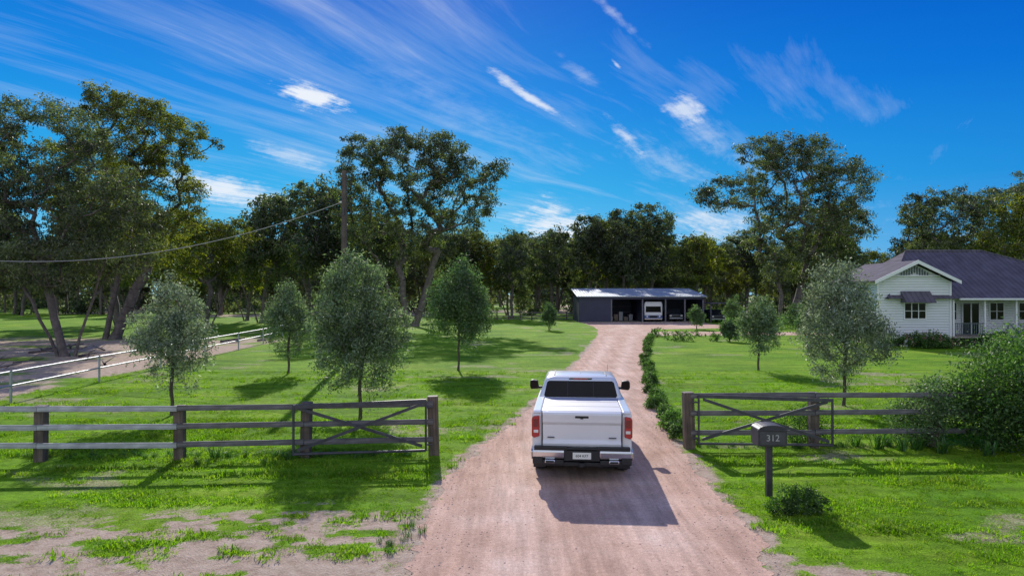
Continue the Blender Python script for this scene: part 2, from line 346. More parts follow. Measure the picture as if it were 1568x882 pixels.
# ------------------------------------------------------------ trees
def leafverts(P,L,W,droop,rng):
    n=len(P); d=rng.normal(size=(n,3)); d/=np.linalg.norm(d,axis=1,keepdims=True); d[:,2]-=droop; d/=np.linalg.norm(d,axis=1,keepdims=True)
    r=rng.normal(size=(n,3)); s=np.cross(d,r); s/=np.linalg.norm(s,axis=1,keepdims=True)+1e-9
    l=(L*rng.uniform(.6,1.3,n))[:,None]; w=(W*rng.uniform(.7,1.3,n))[:,None]
    V=np.stack([P,P+d*l*.45+s*w*.5,P+d*l,P+d*l*.45-s*w*.5],1).reshape(-1,3)
    return V,np.arange(4*n).reshape(-1,4)
def gen_tree(seed,lobes,nclump,clump_r,sub,leaves,L,W,base_r,stems,shell=.45,flat=.72,droop=.8,subr=.42,tip=.018,fork=.35,ex=1.9,sep=.8):
    rng=np.random.default_rng(seed)
    lobes=[tuple(l)+(l[3],) if len(l)==5 else l for l in lobes]
    w=np.array([(l[3]*l[4]*l[5])**(2/3) for l in lobes]); w/=w.sum()
    C=[]; tries=0
    while len(C)<nclump and tries<nclump*14:
        tries+=1; l=lobes[rng.choice(len(lobes),p=w)]
        d=rng.normal(size=3); d[2]+=.3; d/=np.linalg.norm(d); q=shell+(1-shell)*rng.uniform()**.6*rng.uniform(.85,1.12)
        c=np.array([l[0]+d[0]*l[3]*q,l[1]+d[1]*l[5]*q,l[2]+d[2]*l[4]*q])
        if C and np.min(np.linalg.norm(np.array(C)-c,axis=1))<clump_r*sep: continue
        C.append(c)
    C=np.array(C); ctr=C.mean(0)
    nodes=[];par=[]
    for (sx,sy,lx,ly,hz) in stems:
        p=np.array([sx,sy,-.1]); nodes.append(p); par.append(-1)
        for k in range(1,6):
            t=k/5; q=np.array([sx+(lx)*t+rng.normal()*.012*hz,sy+ly*t+rng.normal()*.012*hz,hz*t]); nodes.append(q); par.append(len(nodes)-2)
    nst=len(nodes)
    order=np.argsort(np.linalg.norm((C-np.array([ctr[0],ctr[1],nodes[5][2]]))*np.array([1,1,.8]),axis=1))
    tips=[]
    for ci in order:
        c=C[ci]; NA=np.array(nodes); dist=np.linalg.norm(NA-c,axis=1)+1.3*np.maximum(0,NA[:,2]-c[2]+.25*np.linalg.norm(NA[:,:2]-c[:2],axis=1))
        dist[NA[:,2]<nodes[5][2]*fork]=1e6
        pi=int(np.argmin(dist)); p0=nodes[pi]; ln=np.linalg.norm(c-p0); k=max(2,int(ln/ (clump_r*1.2))+1); prev=pi
        for j in range(1,k+1):
            t=j/k; q=p0+(c-p0)*t+np.array([0,0,-math.sin(t*math.pi)*ln*.10])+rng.normal(size=3)*ln*.04*(t<1); nodes.append(q); par.append(prev); prev=len(nodes)-1
        tips.append(prev)
    n=len(nodes); acc=np.zeros(n)
    for t_ in tips: acc[t_]+=tip**ex
    for i in range(n-1,-1,-1):
        if acc[i]==0: acc[i]=tip**ex
        if par[i]>=0: acc[par[i]]+=acc[i]
    rad=acc**(1/ex); rad=np.maximum(rad*base_r/rad[:nst].max(),tip*.6)
    for s in range(len(stems)):
        rad[s*6:s*6+6]=np.maximum(rad[s*6:s*6+6],base_r*.38*np.linspace(1,.6,6))
    segs=[(nodes[par[i]],nodes[i],rad[par[i]] if i<nst else min(rad[par[i]],rad[i]*1.3),rad[i]) for i in range(n) if par[i]>=0]
    segs+= [(np.array([s[0],s[1],-.1]),np.array([s[0]+s[2]*.05,s[1]+s[3]*.05,s[4]*.08]),rad[6*i]*1.4,rad[6*i]*.97) for i,s in enumerate(stems)]
    TV,TF=tubes(segs,7)
    PP=[];twigs=[]
    for c in C:
        r=clump_r*rng.uniform(.6,1.3)
        for s in range(sub):
            d=rng.normal(size=3); d/=np.linalg.norm(d); q=c+d*r*np.array([1,1,flat])*rng.uniform(.25,1.1)
            twigs.append((c,q,tip*.7,tip*.3)); nl=int(leaves*rng.uniform(.4,1.5))
            pts=rng.normal(size=(nl,3))*r*subr*np.array([1,1,flat])*.62; PP.append(q+pts)
    t2,f2=tubes(twigs,3); TF=np.concatenate([TF,f2+len(TV)]); TV=np.concatenate([TV,t2])
    LV,LF=leafverts(np.concatenate(PP),L,W,droop,rng)
    return TV,TF,LV,LF
def make_tree(name,loc,data,leafm,barkm,rz=0,sc=1):
    e=empty(name,loc,rz); e.scale=(sc,)*3
    tv,tf,lv,lf=data
    obj('trunk_and_limbs',mesh_np('trunk_and_limbs',tv,tf,barkm,True),e); obj('crown',mesh_np('crown',lv,lf,leafm),e)
    return e
def euc(loc,seed,lobes,stems,n,base_r=.45,cr=.95,mat='euc',L=.36,W=.12,sub=8,leaves=19,**k):
    k.setdefault('shell',.5); k.setdefault('flat',.65); k.setdefault('sep',.95); k.setdefault('tip',.022)
    return make_tree('eucalyptus_tree',loc,gen_tree(seed,lobes,n,cr,sub,leaves,L,W,base_r,stems,**k),M[mat],M['bark'])
euc((-12.2,80,0),11,[(0,0,18.8,5.9,4.8,4),(6.3,0,15.6,4.2,4.6,3.2),(-5.4,0,18.8,3.2,3.6),(-.4,0,11.8,6.4,4.0,4),(-6,0,13.2,2.8,3.6),(9.9,0,18.0,1.5,1.6),(4.2,0,20,3.0,2.6)],
    [(0,0,-1.2,0,9),(.8,.3,2.5,.5,9),(-.7,.2,-3,0,8)],340,.42)
euc((34.2,86,0),12,[(.6,0,18.6,5.2,5.0,4),(7.6,0,17.6,4.0,3.4),(-7.2,0,16.6,4.2,2.4,3),(1.6,0,12,7.2,4.2,4.5),(-2.4,0,21.4,3.0,2.4),(7.5,0,12,3.8,3.4),(3.7,0,21.4,2.6,2.2),(2,0,7.5,5,2.3)],
    [(0,0,-1.0,0,9),(.9,0,2.5,.5,8)],400,.5,1.0)
euc((-27.5,42,0),13,[(-1.4,0,12.6,3.8,3.4,3.2),(-1.8,0,8.6,4.6,3.4,3.2),(2.9,0,8.2,3.0,3.4),(-5,0,12.4,2.5,2.6),(-4.5,0,7.5,2.5,2.8),(0,0,6,4,2)],
    [(0,0,-1.6,0,6),(.5,.2,1.9,0,6),(-.6,.3,-3.0,.3,5.6)],340,.24,.72,L=.22,W=.07,sub=8,leaves=26,tip=.014)
euc((-34.5,58,0),14,[(2.8,0,17.2,3.8,3.4),(-.3,0,19.9,2.0,1.8),(7.1,0,17.0,2.1,1.5),(4.0,0,12.2,4.0,4.4),(-2,0,13.5,3.6,3.8),(2,0,8.5,4,2.5)],
    [(0,0,1.2,0,7.5),(.8,0,3,0,7)],320,.42,.85,mat='euc_gold',L=.28,W=.095,leaves=22)
euc((-33.5,75,0),15,[(-.4,0,8.6,4.0,3.6),(-2.7,0,11.3,2.0,1.9),(2.6,0,9.8,2.4,2.2)],[(0,0,.3,0,4.5),(.4,0,1.8,0,4.5)],115,.26,.95,mat='euc_gold')
euc((-38,66,0),16,[(0,0,9,4.6,3.8),(-4,0,12,3,3)],[(0,0,-.5,0,4.5)],120,.3,.95,mat='euc_gold')
euc((-44,50,0),28,[(0,0,9,4.6,4.2),(-3,0,13,3.5,3)],[(0,0,-.5,0,4.5)],150,.3,.95)
euc((53,84,0),17,[(0,0,12.5,4.6,4.4),(-3,0,14.4,2.4,2.2),(4,0,14.5,2.6,2.2),(0,0,8,5,3)],[(0,0,.5,0,6.5)],160,.35)
euc((60,78,0),18,[(0,0,11.5,4.6,4.6),(4,0,14,3.0,2.6),(-3.5,0,9.5,3,3)],[(0,0,.5,0,6)],160,.35,mat='euc_gold')
euc((66,90,0),19,[(0,0,14,5.5,4.6),(3,0,18,3,2.2)],[(0,0,.5,0,6)],130,.35,mat='euc')
euc((46,100,0),20,[(0,0,13,4.5,4.0),(3,0,15,2.6,2.2),(0,0,8,4,3)],[(0,0,.5,0,6)],120,.3,mat='euc')
GEN=[]
for i in range(8):
    r=np.random.default_rng(40+i); lb=[(0,0,10.6,3.0,3.4),(r.uniform(-3.8,-1.5),r.uniform(-1,1),r.uniform(8,11),2.4,2.4),(r.uniform(1.5,3.8),r.uniform(-1,1),r.uniform(7,11),2.4,2.4),(r.uniform(-2,2),0,r.uniform(12,13.4),1.9,1.8),(r.uniform(-1.5,1.5),0,6.8,3.0,1.8)]
    tv,tf,lv,lf=gen_tree(40+i,lb,80,.95,7,17,.46,.17,.24,[(0,0,r.uniform(-1,1),0,6.2)]+([(.4,0,r.uniform(1,2.5),0,5.5)] if i%2 else []),sep=.95)
    GEN.append((mesh_np('trunk_and_limbs',tv,tf,M['bark'],True),mesh_np('crown',lv,lf,M['euc_far'])))
    me2=GEN[-1][1].copy(); me2.materials.clear(); me2.materials.append(M['euc_gold']); GEN[-1]+=(me2,)
def inst(parent,x,y,h,rng,gold=False,wide=1.0):
    g=GEN[rng.integers(len(GEN))]; s=h/14.6; rz=rng.uniform(0,6.28)
    for nm,me in (('trunk',g[0]),('crown',g[2] if gold else g[1])):
        o=obj(nm,me,parent,(x,y,0)); o.scale=(s*wide,s*wide,s); o.rotation_euler=(0,0,rz)
rr=np.random.default_rng(99)
for (x,y,h,g) in [(-33,90,16.5,0),(-28.5,96,21,0),(-24.5,88,17,0),(-38,98,15,1),(-46,80,14,1),(-20,104,16,0),(-5.5,112,14,1),(0,108,14.5,0),(7,118,16,0),
                  (13.2,116,17,0),(19,112,15.5,0),(24.5,120,19.5,0),(29,108,13.5,1),(45,96,14,0),(48,108,13,1),(-52,66,15,0),(16,126,18,1),(-43,56,12,0),(-9.5,108,15,0),(-50,90,15,0),(21,124,18.5,0)]:
    e=empty('eucalyptus_tree'); inst(e,x,y,h,rr,bool(g))
far=empty('distant_tree_line')
for row,(yy,hh,st) in enumerate([(126,13.5,6.5),(142,14.5,6),(165,16,6.5),(195,18,7.5)]):
    x=-yy*.9
    while x<yy*.9:
        inst(far,x+rr.uniform(-2.5,2.5),yy+rr.uniform(-8,8),hh*rr.choice([.55,.8,.95,1.1,1.2])*rr.uniform(.92,1.05),rr,rr.uniform()<.3,rr.uniform(.95,1.3)); x+=st*rr.uniform(.5,1.5)
def bushmesh(seed,lobes,n,leaf,L,W,zmin=.02,droop=0):
    rng=np.random.default_rng(seed); w=np.array([(l[3]*l[4]*l[5])**(2/3) for l in lobes]); w/=w.sum(); P=[]
    for i in range(n):
        l=lobes[rng.choice(len(lobes),p=w)]; d=rng.normal(size=3); d/=np.linalg.norm(d); q=rng.uniform(.55,1.08)
        c=np.array(l[:3])+d*np.array(l[3:6])*q; r=.2*min(l[3:6])
        P.append(c+rng.normal(size=(leaf,3))*r)
    P=np.concatenate(P); P=P[P[:,2]>zmin]; return leafverts(P,L,W,droop,rng)
LB=[]
for i in range(130):
    yy=rr.uniform(122,190); xx=rr.uniform(-yy*.8,yy*.8); s=rr.uniform(1,2.2); LB.append((xx,yy,s*.5,s*1.6,s,s))
v,f=bushmesh(5,LB,2000,22,.6,.3); obj('forest_understorey',mesh_np('forest_understorey',v,f,M['euc_far']))
LB=[]
for i in range(150):
    yy=rr.uniform(235,295); xx=rr.uniform(-yy*.85,yy*.85); s=rr.uniform(4,8.2); LB.append((xx,yy,s*.75,s*1.3,s,s))
v,f=bushmesh(6,LB,3300,24,1.6,.8); obj('distant_forest',mesh_np('distant_forest',v,f,M['euc_far']))

def gtree(loc,seed,h,z0,rad,mat,n=150,L=.12,W=.036,leaves=17,cr=.30,name='young_olive_tree',top=.45,lean=0,sub=8):
    H=h-z0; lb=[(lean*.3,0,z0+H*.36,rad,H*.36,rad),(lean*.6,0,z0+H*.62,rad*.82,H*.30,rad*.82),(lean,0,z0+H*.84,rad*top,H*.16,rad*top),
                (-rad*.45,.1,z0+H*.5,rad*.65,H*.25,rad*.6),(rad*.45,-.1,z0+H*.42,rad*.67,H*.28,rad*.6)]
    return make_tree(name,loc,gen_tree(seed,lb,n,cr,sub,leaves,L,W,.055,[(0,0,.05,0,z0+H*.35)],shell=.3,flat=1.05,droop=.1,subr=.6,tip=.006,fork=.5,ex=2.2),M[mat],M['bark_small'])
gtree((-10.8,21.7,0),21,4.5,.75,1.18,'silver',135,.12,.036,14,.26,lean=.1)
gtree((-10.8,33,0),22,4.5,.8,1.1,'olive',105,.14,.042,15,.28,lean=-.1)
gtree((-4.7,21.2,0),23,5.05,.6,1.42,'olive',250,.12,.036,16,.28,top=.6,lean=-.15)
gtree((-2.7,34.4,0),24,5.7,.9,1.55,'darkolive',180,.15,.048,17,.34,lean=.12)
gtree((12.4,34.4,0),25,3.75,.8,.95,'olive',90,.13,.042,15,.27,lean=.1)
gtree((11.4,23.5,0),26,4.95,.6,1.40,'silver',215,.12,.036,15,.27,top=.6,lean=-.1)
for i,(x,y,h,r) in enumerate([(3.9,72,2.9,.75),(20.0,74,2.6,.7),(24.0,74,3.6,1.0),(17.5,55,1.7,.6),(25.8,60,2.4,.9),(30,72,3,1.2)]):
    gtree((x,y,0),60+i,h,.35,r,'darkolive' if i!=2 else 'bushlight',60,.16,.06,14,.25,name='garden_shrub')

def bush(name,loc,seed,lobes,n,leaf,L,W,mat,droop=0):
    v,f=bushmesh(seed,lobes,n,leaf,L,W,.02,droop); e=empty(name,loc)
    obj('foliage',mesh_np('foliage',v,f,M[mat]),e)
    rng=np.random.default_rng(seed); sg=[]
    for l in lobes:
        for k in range(5): sg.append((np.array([l[0]*.6,l[1]*.6,-.02])+rng.normal(size=3)*np.array([.05,.05,0]),np.array(l[:3])+rng.normal(size=3)*np.array(l[3:6])*.4,.018,.006))
    V,F=tubes(sg,5); obj('stems',mesh_np('stems',V,F,M['bark_small'],True),e); return e
bush('large_shrub',(12.5,17.0,0),71,[(0,0,1.35,1.15,1.05,1.2),(.9,.2,1.9,1.15,1.0,1.1),(-.6,-.2,.85,1.0,.75,.8),(1.3,0,.9,1.2,1.0,.9),(-.6,.2,1.3,.75,.8,.7),(.9,-1.3,.75,1.2,.85,.9)],560,46,.095,.044,'bush')
bush('flowering_shrub',(10.6,17.5,0),72,[(0,0,.9,.68,.75,.62),(.5,.1,1.25,.6,.7,.5),(-.3,0,.5,.65,.5,.6)],260,44,.08,.034,'bushlight')
bush('low_shrub',(4.95,12.1,0),73,[(0,0,.14,.44,.20,.3),(.38,.1,.16,.3,.17,.25),(-.25,-.15,.1,.25,.12,.2),(.1,-.2,.06,.5,.1,.3)],170,38,.055,.022,'bush')
bush('low_shrub',(7.4,17.75,0),74,[(0,0,.35,.6,.42,.5),(.45,0,.42,.55,.45,.5)],130,36,.06,.025,'bush')
bush('pale_shrub',(14.6,20.5,0),75,[(0,0,1.3,1.2,1.2,1.2),(1.0,0,1.8,1.2,1.1,1.2)],220,44,.08,.035,'bushlight')
LB=[]
for i in range(30):
    s=rr.choice([.5,.7,1.0]); LB.append((rr.uniform(26,45),rr.uniform(48.0,49.1),.6*s,.9*s+.2,.8*s+.1,.5))
v,f=bushmesh(81,LB,1100,24,.15,.07); obj('house_garden_shrubs',mesh_np('house_garden_shrubs',v,f,M['bush']))
v,f=bushmesh(85,LB[:14],90,12,.13,.08); v[:,2]+=.1; obj('house_garden_flowers',mesh_np('house_garden_flowers',v,f,M['flowers']))
LB=[]
for i in range(22): LB.append((rr.uniform(12.3,27),rr.uniform(55,62),.25,rr.uniform(.3,.8),rr.uniform(.25,.6),.5))
for i in range(22): LB.append((rr.uniform(26,42),rr.uniform(70,84),.7,rr.uniform(.8,1.9),rr.uniform(.8,1.9),.9))
v,f=bushmesh(82,LB,1000,24,.16,.08); obj('garden_bed_shrubs',mesh_np('garden_bed_shrubs',v,f,M['bush']))
LB=[]
y=18.2
while y<62:
    s=rr.choice([.45,.7,.95,1.15])*rr.uniform(.85,1.1); LB.append((float(xr(y))+.08+rr.uniform(-.14,.16)+(y-18)*.004,y,.13*s,.32*s,.22*s,.30*s)); y+=rr.uniform(.45,1.15)*(1+(y-18)*.02)
v,f=bushmesh(83,LB,1500,24,.09,.034); obj('driveway_border_plants',mesh_np('driveway_border_plants',v,f,M['bush']))
v,f=bushmesh(84,LB,420,14,.07,.035); v[:,2]+=.04; obj('driveway_border_flowers',mesh_np('driveway_border_flowers',v,f,M['bushlight']))
st=[blades(34,.62,.028,.12,1.1,RNG,M['strap'],'strap_clump',1.2) for i in range(3)]
pp=[(-6.95,16.0),(-5.6,16.1),(-5.2,15.9),(7.2,17.3),(9.1,17.0),(9.6,16.8),(10.0,16.9),(10.4,16.5),(9.5,17.4),(8.7,17.3),(11.3,16.2),(-8.6,16.0)]
scatter('strap_leaf_plants',[(a,b_,0) for a,b_ in pp],[.75,.5,.55,.7,1,.95,1,1,.9,.8,1,.3],st)
tall=[blades(26,.30,.012,.10,.9,RNG,M['strap'],'tall_grass',.8) for i in range(3)]
q=[(x,16.2+rr.normal()*.12,0) for x in rr.uniform(-13,-2,110)]+[(x,17.2+rr.normal()*.12,0) for x in rr.uniform(4.6,11,80)]+[(-6.5+rr.normal()*.9,15.6+rr.normal()*.35,0) for i in range(15)]+[(-1.75+rr.normal()*.2,10.6+rr.normal()*.25,0) for i in range(12)]
scatter('long_grass_clumps',q,rr.uniform(.3,.75,len(q)),tall)
sg=[]
for i in range(26):
    x=rr.uniform(-34,-20); y=rr.uniform(34,66); a=rr.uniform(0,3.14); l=rr.uniform(.6,2.6); r=rr.uniform(.03,.1)
    sg.append(((x,y,r),(x+l*math.cos(a),y+l*math.sin(a),r+rr.uniform(0,.3)),r,r*.5)); sg.append(((x+l*.5*math.cos(a),y+l*.5*math.sin(a),r),(x+l*.5*math.cos(a)+.4,y+l*.5*math.sin(a)+.3,.4),r*.5,r*.2))
V,F=tubes(sg,6); obj('fallen_branches',mesh_np('fallen_branches',V,F,M['bark'],True))

# ------------------------------------------------------------ fences
rj=random.Random(5)
def rail(par,x0,y0,x1,y1,z,mat,h=.125,th=.045,name='rail'):
    dx=x1-x0; dy=y1-y0; L=math.hypot(dx,dy); o=box(name,0,L,-th/2,th/2,-h/2,h/2,mat,par,.006,1)
    o.location=(x0,y0,z); o.rotation_euler=(0,rj.uniform(-.006,.006),math.atan2(dy,dx)); return o
def post(par,x,y,h,w=.2,name='post'):
    o=box(name,-w/2,w/2,-w/2,w/2,-.1,h+rj.uniform(-.03,.02),M['post'],par,.015,2); o.location=(x,y,0); o.rotation_euler=(rj.uniform(-.025,.025),rj.uniform(-.025,.025),rj.uniform(-.1,.1)); return o
fl=empty('timber_fence')
PX=[(-20.2,15.6),(-17.1,15.65),(-14.0,15.7),(-10.85,15.75),(-7.72,15.9),(-4.87,16.15),(-1.87,16.4)]
for i,(x,y) in enumerate(PX): post(fl,x,y,1.40 if i==6 else 1.29,.25 if i==6 else .22)
for i in range(len(PX)-1):
    for z in (1.22,.80,.38):
        rail(fl,PX[i][0],PX[i][1]-.13,PX[i+1][0]-.01,PX[i+1][1]-.13,z,M['rail_light'] if i<4 else M['rail'])
fr=empty('timber_fence')
PR=[(4.42,17.05),(7.55,17.15),(10.6,17.25),(13.7,17.3),(16.8,17.4),(20,17.4)]
for i,(x,y) in enumerate(PR): post(fr,x,y,1.42 if i==0 else 1.40,.25 if i==0 else .22)
for i in range(len(PR)-1):
    for z in (1.33,.90,.42): rail(fr,PR[i][0],PR[i][1]-.13,PR[i+1][0]-.01,PR[i+1][1]-.13,z,M['rail'])
def gate(x0,x1,y0,y1):
    g=empty('farm_gate')
    def p(t,z): return (x0+(x1-x0)*t,y0+(y1-y0)*t,z)
    pipe('hinge_stile',[p(0,.16),p(0,1.34)],.026,M['gate'],g); pipe('latch_stile',[p(1,.12),p(1,1.28)],.03,M['gate'],g)
    pipe('bottom_rail',[p(0,.17),p(1,.14)],.026,M['gate'],g)
    for z0,z1,hh in ((1.33,1.24,.085),(.16,.16,.05)):
        a=Vector(p(0,z0));b_=Vector(p(1,z1)); s=Vector((0,0,hh/2)); t=Vector((0,.018,0))
        v=[a-s-t,b_-s-t,b_+s-t,a+s-t,a-s+t,b_-s+t,b_+s+t,a+s+t]; poly('gate_rail',v,[(0,1,2,3),(4,7,6,5),(0,4,5,1),(1,5,6,2),(2,6,7,3),(3,7,4,0)],M['gate'],g)
    for (za,zb,off) in ((1.26,.24,-.05),(.26,1.2,.05)):
        a=Vector(p(.03,za));b_=Vector(p(.97,zb)); s=Vector((0,0,.036)); t=Vector((0,.014,0)); o=Vector((0,off*.8,0))
        v=[a-s-t+o,b_-s-t+o,b_+s-t+o,a+s-t+o,a-s+t+o,b_-s+t+o,b_+s+t+o,a+s+t+o]; poly('cross_brace',v,[(0,1,2,3),(4,7,6,5),(0,4,5,1),(1,5,6,2),(2,6,7,3),(3,7,4,0)],M['gate'],g)
    for z in (.3,1.18): pipe('hinge',[p(0,z),p(-.05,z)],.02,M['gate'],g)
gate(-2.03,-5.05,16.12,15.8); gate(4.6,7.85,16.85,16.75)
pf=empty('pipe_fence'); ys=[12,18,24,29.8,35.6,41.4,47.2,53,59,65,71,77,84,91]
xs=[-16.9,-17.2,-17.6,-18,-18.3,-18.6,-18.9,-19.3,-19.8,-20.4,-21,-21.8,-22.8,-24]
for x,y in zip(xs,ys): pipe('post',[(x,y,-.1),(x,y,1.17)],.045,M['galv'],pf)
for z in (1.12,.62): pipe('rail',[(x,y,z) for x,y in zip(xs,ys)],.032,M['galv'],pf)
bf=empty('timber_fence')
for i in range(22):
    x=-26+i*1.7
    if x<9: post(bf,x,100+.02*x,1.25,.17)
for z in (1.15,.7,.3): rail(bf,-26,99.9,8.9,99.9,z,M['rail'],.11)
up=empty('utility_pole',(-9.35,38,0)); V,F=tubes([((0,0,-.1),(0,0,5),.18,.165),((0,0,5),(0,0,10.7),.165,.14),((0,0,10.7),(0,0,10.71),.14,.01)],14); obj('shaft',mesh_np('shaft',V,F,M['pole'],True),up)
cyl('insulator',(-.1,0,8.95),(-.26,0,8.95),.05,M['plate'],up,10); box('meter_bracket',-.05,.05,-.2,-.13,8.2,8.6,M['gate'],up,.01)
W=[]
for i in range(41):
    x=-9.6-(43.9-9.6)*i/40; W.append((x,38,5.64+.0113*(x+26.6)**2))
pipe('power_line',W,.024,M['wire'],None,5)
up2=empty('utility_pole',(-44.0,38,0)); V,F=tubes([((0,0,-.1),(0,0,9.6),.16,.12)],12); obj('shaft',mesh_np('shaft',V,F,M['pole'],True),up2)

# mailbox
mb=empty('mailbox',(4.88,13.0,0))
box('post',-.055,.055,-.055,.055,-.1,.985,M['mail'],mb,.008); box('shelf',-.2,.2,-.16,.16,.985,1.0,M['mail'],mb)
pr=[(-.27,1.0),(.27,1.0),(.27,1.30)]+[(.27*math.cos(a),1.30+.09*math.sin(a)) for a in np.linspace(.2,math.pi-.2,9)]+[(-.27,1.30)]
extr('box',pr,-.2,.2,'y',M['mail'],mb,.008); box('front_plate',-.24,.24,-.208,-.198,1.03,1.27,M['gate'],mb,.003); box('lid_lip',-.285,.285,-.225,-.18,1.285,1.31,M['mail'],mb,.004)
def text(s,size,loc,mat,par,ext=.002):
    cu=bpy.data.curves.new('num','FONT'); cu.body=s; cu.size=size; cu.extrude=ext; cu.align_x='CENTER'; cu.align_y='CENTER'
    o=bpy.data.objects.new('t',cu); SC.collection.objects.link(o); bpy.context.view_layer.update()
    me=bpy.data.meshes.new_from_object(o.evaluated_get(bpy.context.evaluated_depsgraph_get())); bpy.data.objects.remove(o)
    me.materials.clear(); me.materials.append(mat); q=obj('numbers',me,par,loc); q.rotation_euler=(math.pi/2,0,0); return q
text('312',.17,(0,-.212,1.15),M['white'],mb)

# ------------------------------------------------------------ pickup truck
tk=empty('pickup_truck',(1.42,13.9,0),math.radians(-5.0))
def arch(cy,cz,r,n=12,lo=.42):
    a0=math.asin(max(-1,(lo-cz)/r)); return [(cy+r*math.cos(a),cz+r*math.sin(a)) for a in np.linspace(math.pi-a0,a0,n)]
lower=[(.14,.50),(.14,1.36),(.17,1.40),(2.04,1.41),(4.35,1.38),(4.6,1.30),(5.55,1.20),(5.76,1.02),(5.80,.45)]
fa=arch(4.78,.42,.50,14,.46)[::-1]; ra=arch(1.22,.42,.50,14,.46)[::-1]
prof=lower+fa+[(4.2,.44),(1.78,.44)]+ra
extr('body',prof,-1.015,1.015,'x',M['paint'],tk,.05,3)
for s in (-1,1):
    a=[(1.22+.56*math.cos(t),.42+.56*math.sin(t)) for t in np.linspace(-.02,math.pi+.02,16)]+[(1.22+.50*math.cos(t),.42+.50*math.sin(t)) for t in np.linspace(math.pi+.02,-.02,16)]
    extr('rear_arch',a,s*1.005,s*1.035,'x',M['paint'],tk,.008); b2=[(p[0]+3.56,p[1]) for p in a]; extr('front_arch',b2,s*1.005,s*1.035,'x',M['paint'],tk,.008)
    extr('bed_rail',[(.13,1.385),(.13,1.425),(.2,1.45),(2.03,1.45),(2.03,1.385)],s*.83,s*1.0,'x',M['paint'],tk,.02,2)
    extr('shoulder',[(.34,1.18),(.34,1.30),(4.5,1.26),(4.5,1.14)],s*1.0,s*1.03,'x',M['paint'],tk,.014,2)
    box('running_board',.9 if s>0 else -1.04,1.04 if s>0 else -.9,1.9,4.15,.36,.42,M['black'],tk,.015)
box('tonneau_cover',-.825,.825,.17,2.03,1.40,1.438,M['tonneau'],tk,.012)
for y in (.78,1.4): box('tonneau_seam',-.8,.8,y-.008,y+.008,1.436,1.441,M['black'],tk)
tg=[(.13,.735),(.085,.735),(.066,.79),(.120,.86),(.108,1.02),(.098,1.17),(.048,1.225),(.038,1.30),(.022,1.385),(.04,1.425),(.10,1.44),(.13,1.44)]
extr('tailgate',tg,-.80,.80,'x',M['paint'],tk,.008,2)
for s in (-1,1): box('tailgate_gap',*sorted((s*.802,s*.825)),.105,.15,.72,1.40,M['black'],tk)
box('tailgate_handle',-.14,.14,.024,.07,1.315,1.37,M['black'],tk,.012); box('badge',-.70,-.56,.088,.12,.90,.918,M['gate'],tk); box('badge_r',.55,.70,.088,.12,.90,.918,M['gate'],tk)
box('camera_housing',-.03,.03,.02,.05,1.30,1.315,M['black'],tk,.004)
for s in (-1,1):
    lp=[(.865,.93),(.985,.89),(1.026,.93),(1.026,1.29),(.99,1.335),(.870,1.35)]
    extr('tail_light',[(s*a,z) for a,z in lp],.085,.32,'y',M['red'],tk,.018,3)
    extr('reverse_lens',[(s*a,z) for a,z in [(.89,1.00),(.985,1.00),(.985,1.06),(.89,1.06)]],.078,.10,'y',M['lens'],tk,.006)
    extr('light_bezel',[(s*a,z) for a,z in [(.89,1.12),(.99,1.12),(.99,1.28),(.89,1.28)]],.080,.10,'y',M['redd'],tk,.006)
    bp_=[(.10,.47),(.0,.49),(-.04,.54),(-.045,.64),(-.02,.685),(.10,.70),(.16,.69),(.16,.47)]
    extr('chrome_bumper',bp_,s*.36,s*1.0,'x',M['chrome'],tk,.012,2)
    extr('bumper_corner',[(.30,.46),(.0,.48),(-.02,.54),(-.02,.64),(.02,.685),(.34,.69)],s*1.0,s*1.035,'x',M['chrome'],tk,.015,2)
    box('corner_step_pad',*sorted((s*.80,s*1.0)),-.050,.02,.40,.53,M['black'],tk,.012); box('bumper_top_pad',*sorted((s*.3,s*.97)),-.040,.12,.675,.738,M['black'],tk,.006)
    box('lower_cover',*sorted((s*.37,s*.99)),-.02,.12,.38,.475,M['black'],tk,.01)
    box('mud_flap',*sorted((s*.76,s*1.02)),.62,.64,.16,.52,M['black'],tk,.005)
    box('exhaust_finisher',*sorted((s*.54,s*.76)),-.056,.05,.41,.485,M['chrome'],tk,.03,3); box('exhaust_hole',*sorted((s*.565,s*.735)),-.060,-.04,.427,.468,M['black'],tk,.018,3)
    extr('mirror',[(s*1.05,1.40),(s*1.25,1.38),(s*1.285,1.44),(s*1.28,1.60),(s*1.22,1.63),(s*1.08,1.61)],3.72,3.88,'y',M['black'],tk,.03,3)
    extr('mirror_glass',[(s*1.08,1.42),(s*1.235,1.405),(s*1.262,1.45),(s*1.255,1.585),(s*1.21,1.60),(s*1.10,1.585)],3.712,3.722,'y',M['glass'],tk)
    box('mirror_arm',*sorted((s*.96,s*1.08)),3.76,3.86,1.40,1.46,M['black'],tk,.015)
extr('bumper_centre',[(.14,.44),(-.02,.46),(-.02,.67),(.14,.69)],-.36,.36,'x',M['black'],tk,.008)
box('centre_step',-.36,.36,-.045,.12,.69,.715,M['black'],tk,.008)
box('valance',-.95,.95,.04,.2,.34,.42,M['black'],tk,.01); box('hitch',-.05,.05,-.05,.3,.34,.42,M['black'],tk,.008)
box('number_plate',-.186,.186,-.034,-.026,.50,.635,M['plate'],tk,.004); text('604 KF7',.075,(0,-.036,.565),M['ink'],tk,.001)
box('underbody',-.82,.82,.3,5.5,.30,.62,M['black'],tk,.02); pipe('rear_axle',[(-.85,1.22,.40),(.85,1.22,.40)],.07,M['black'],tk)
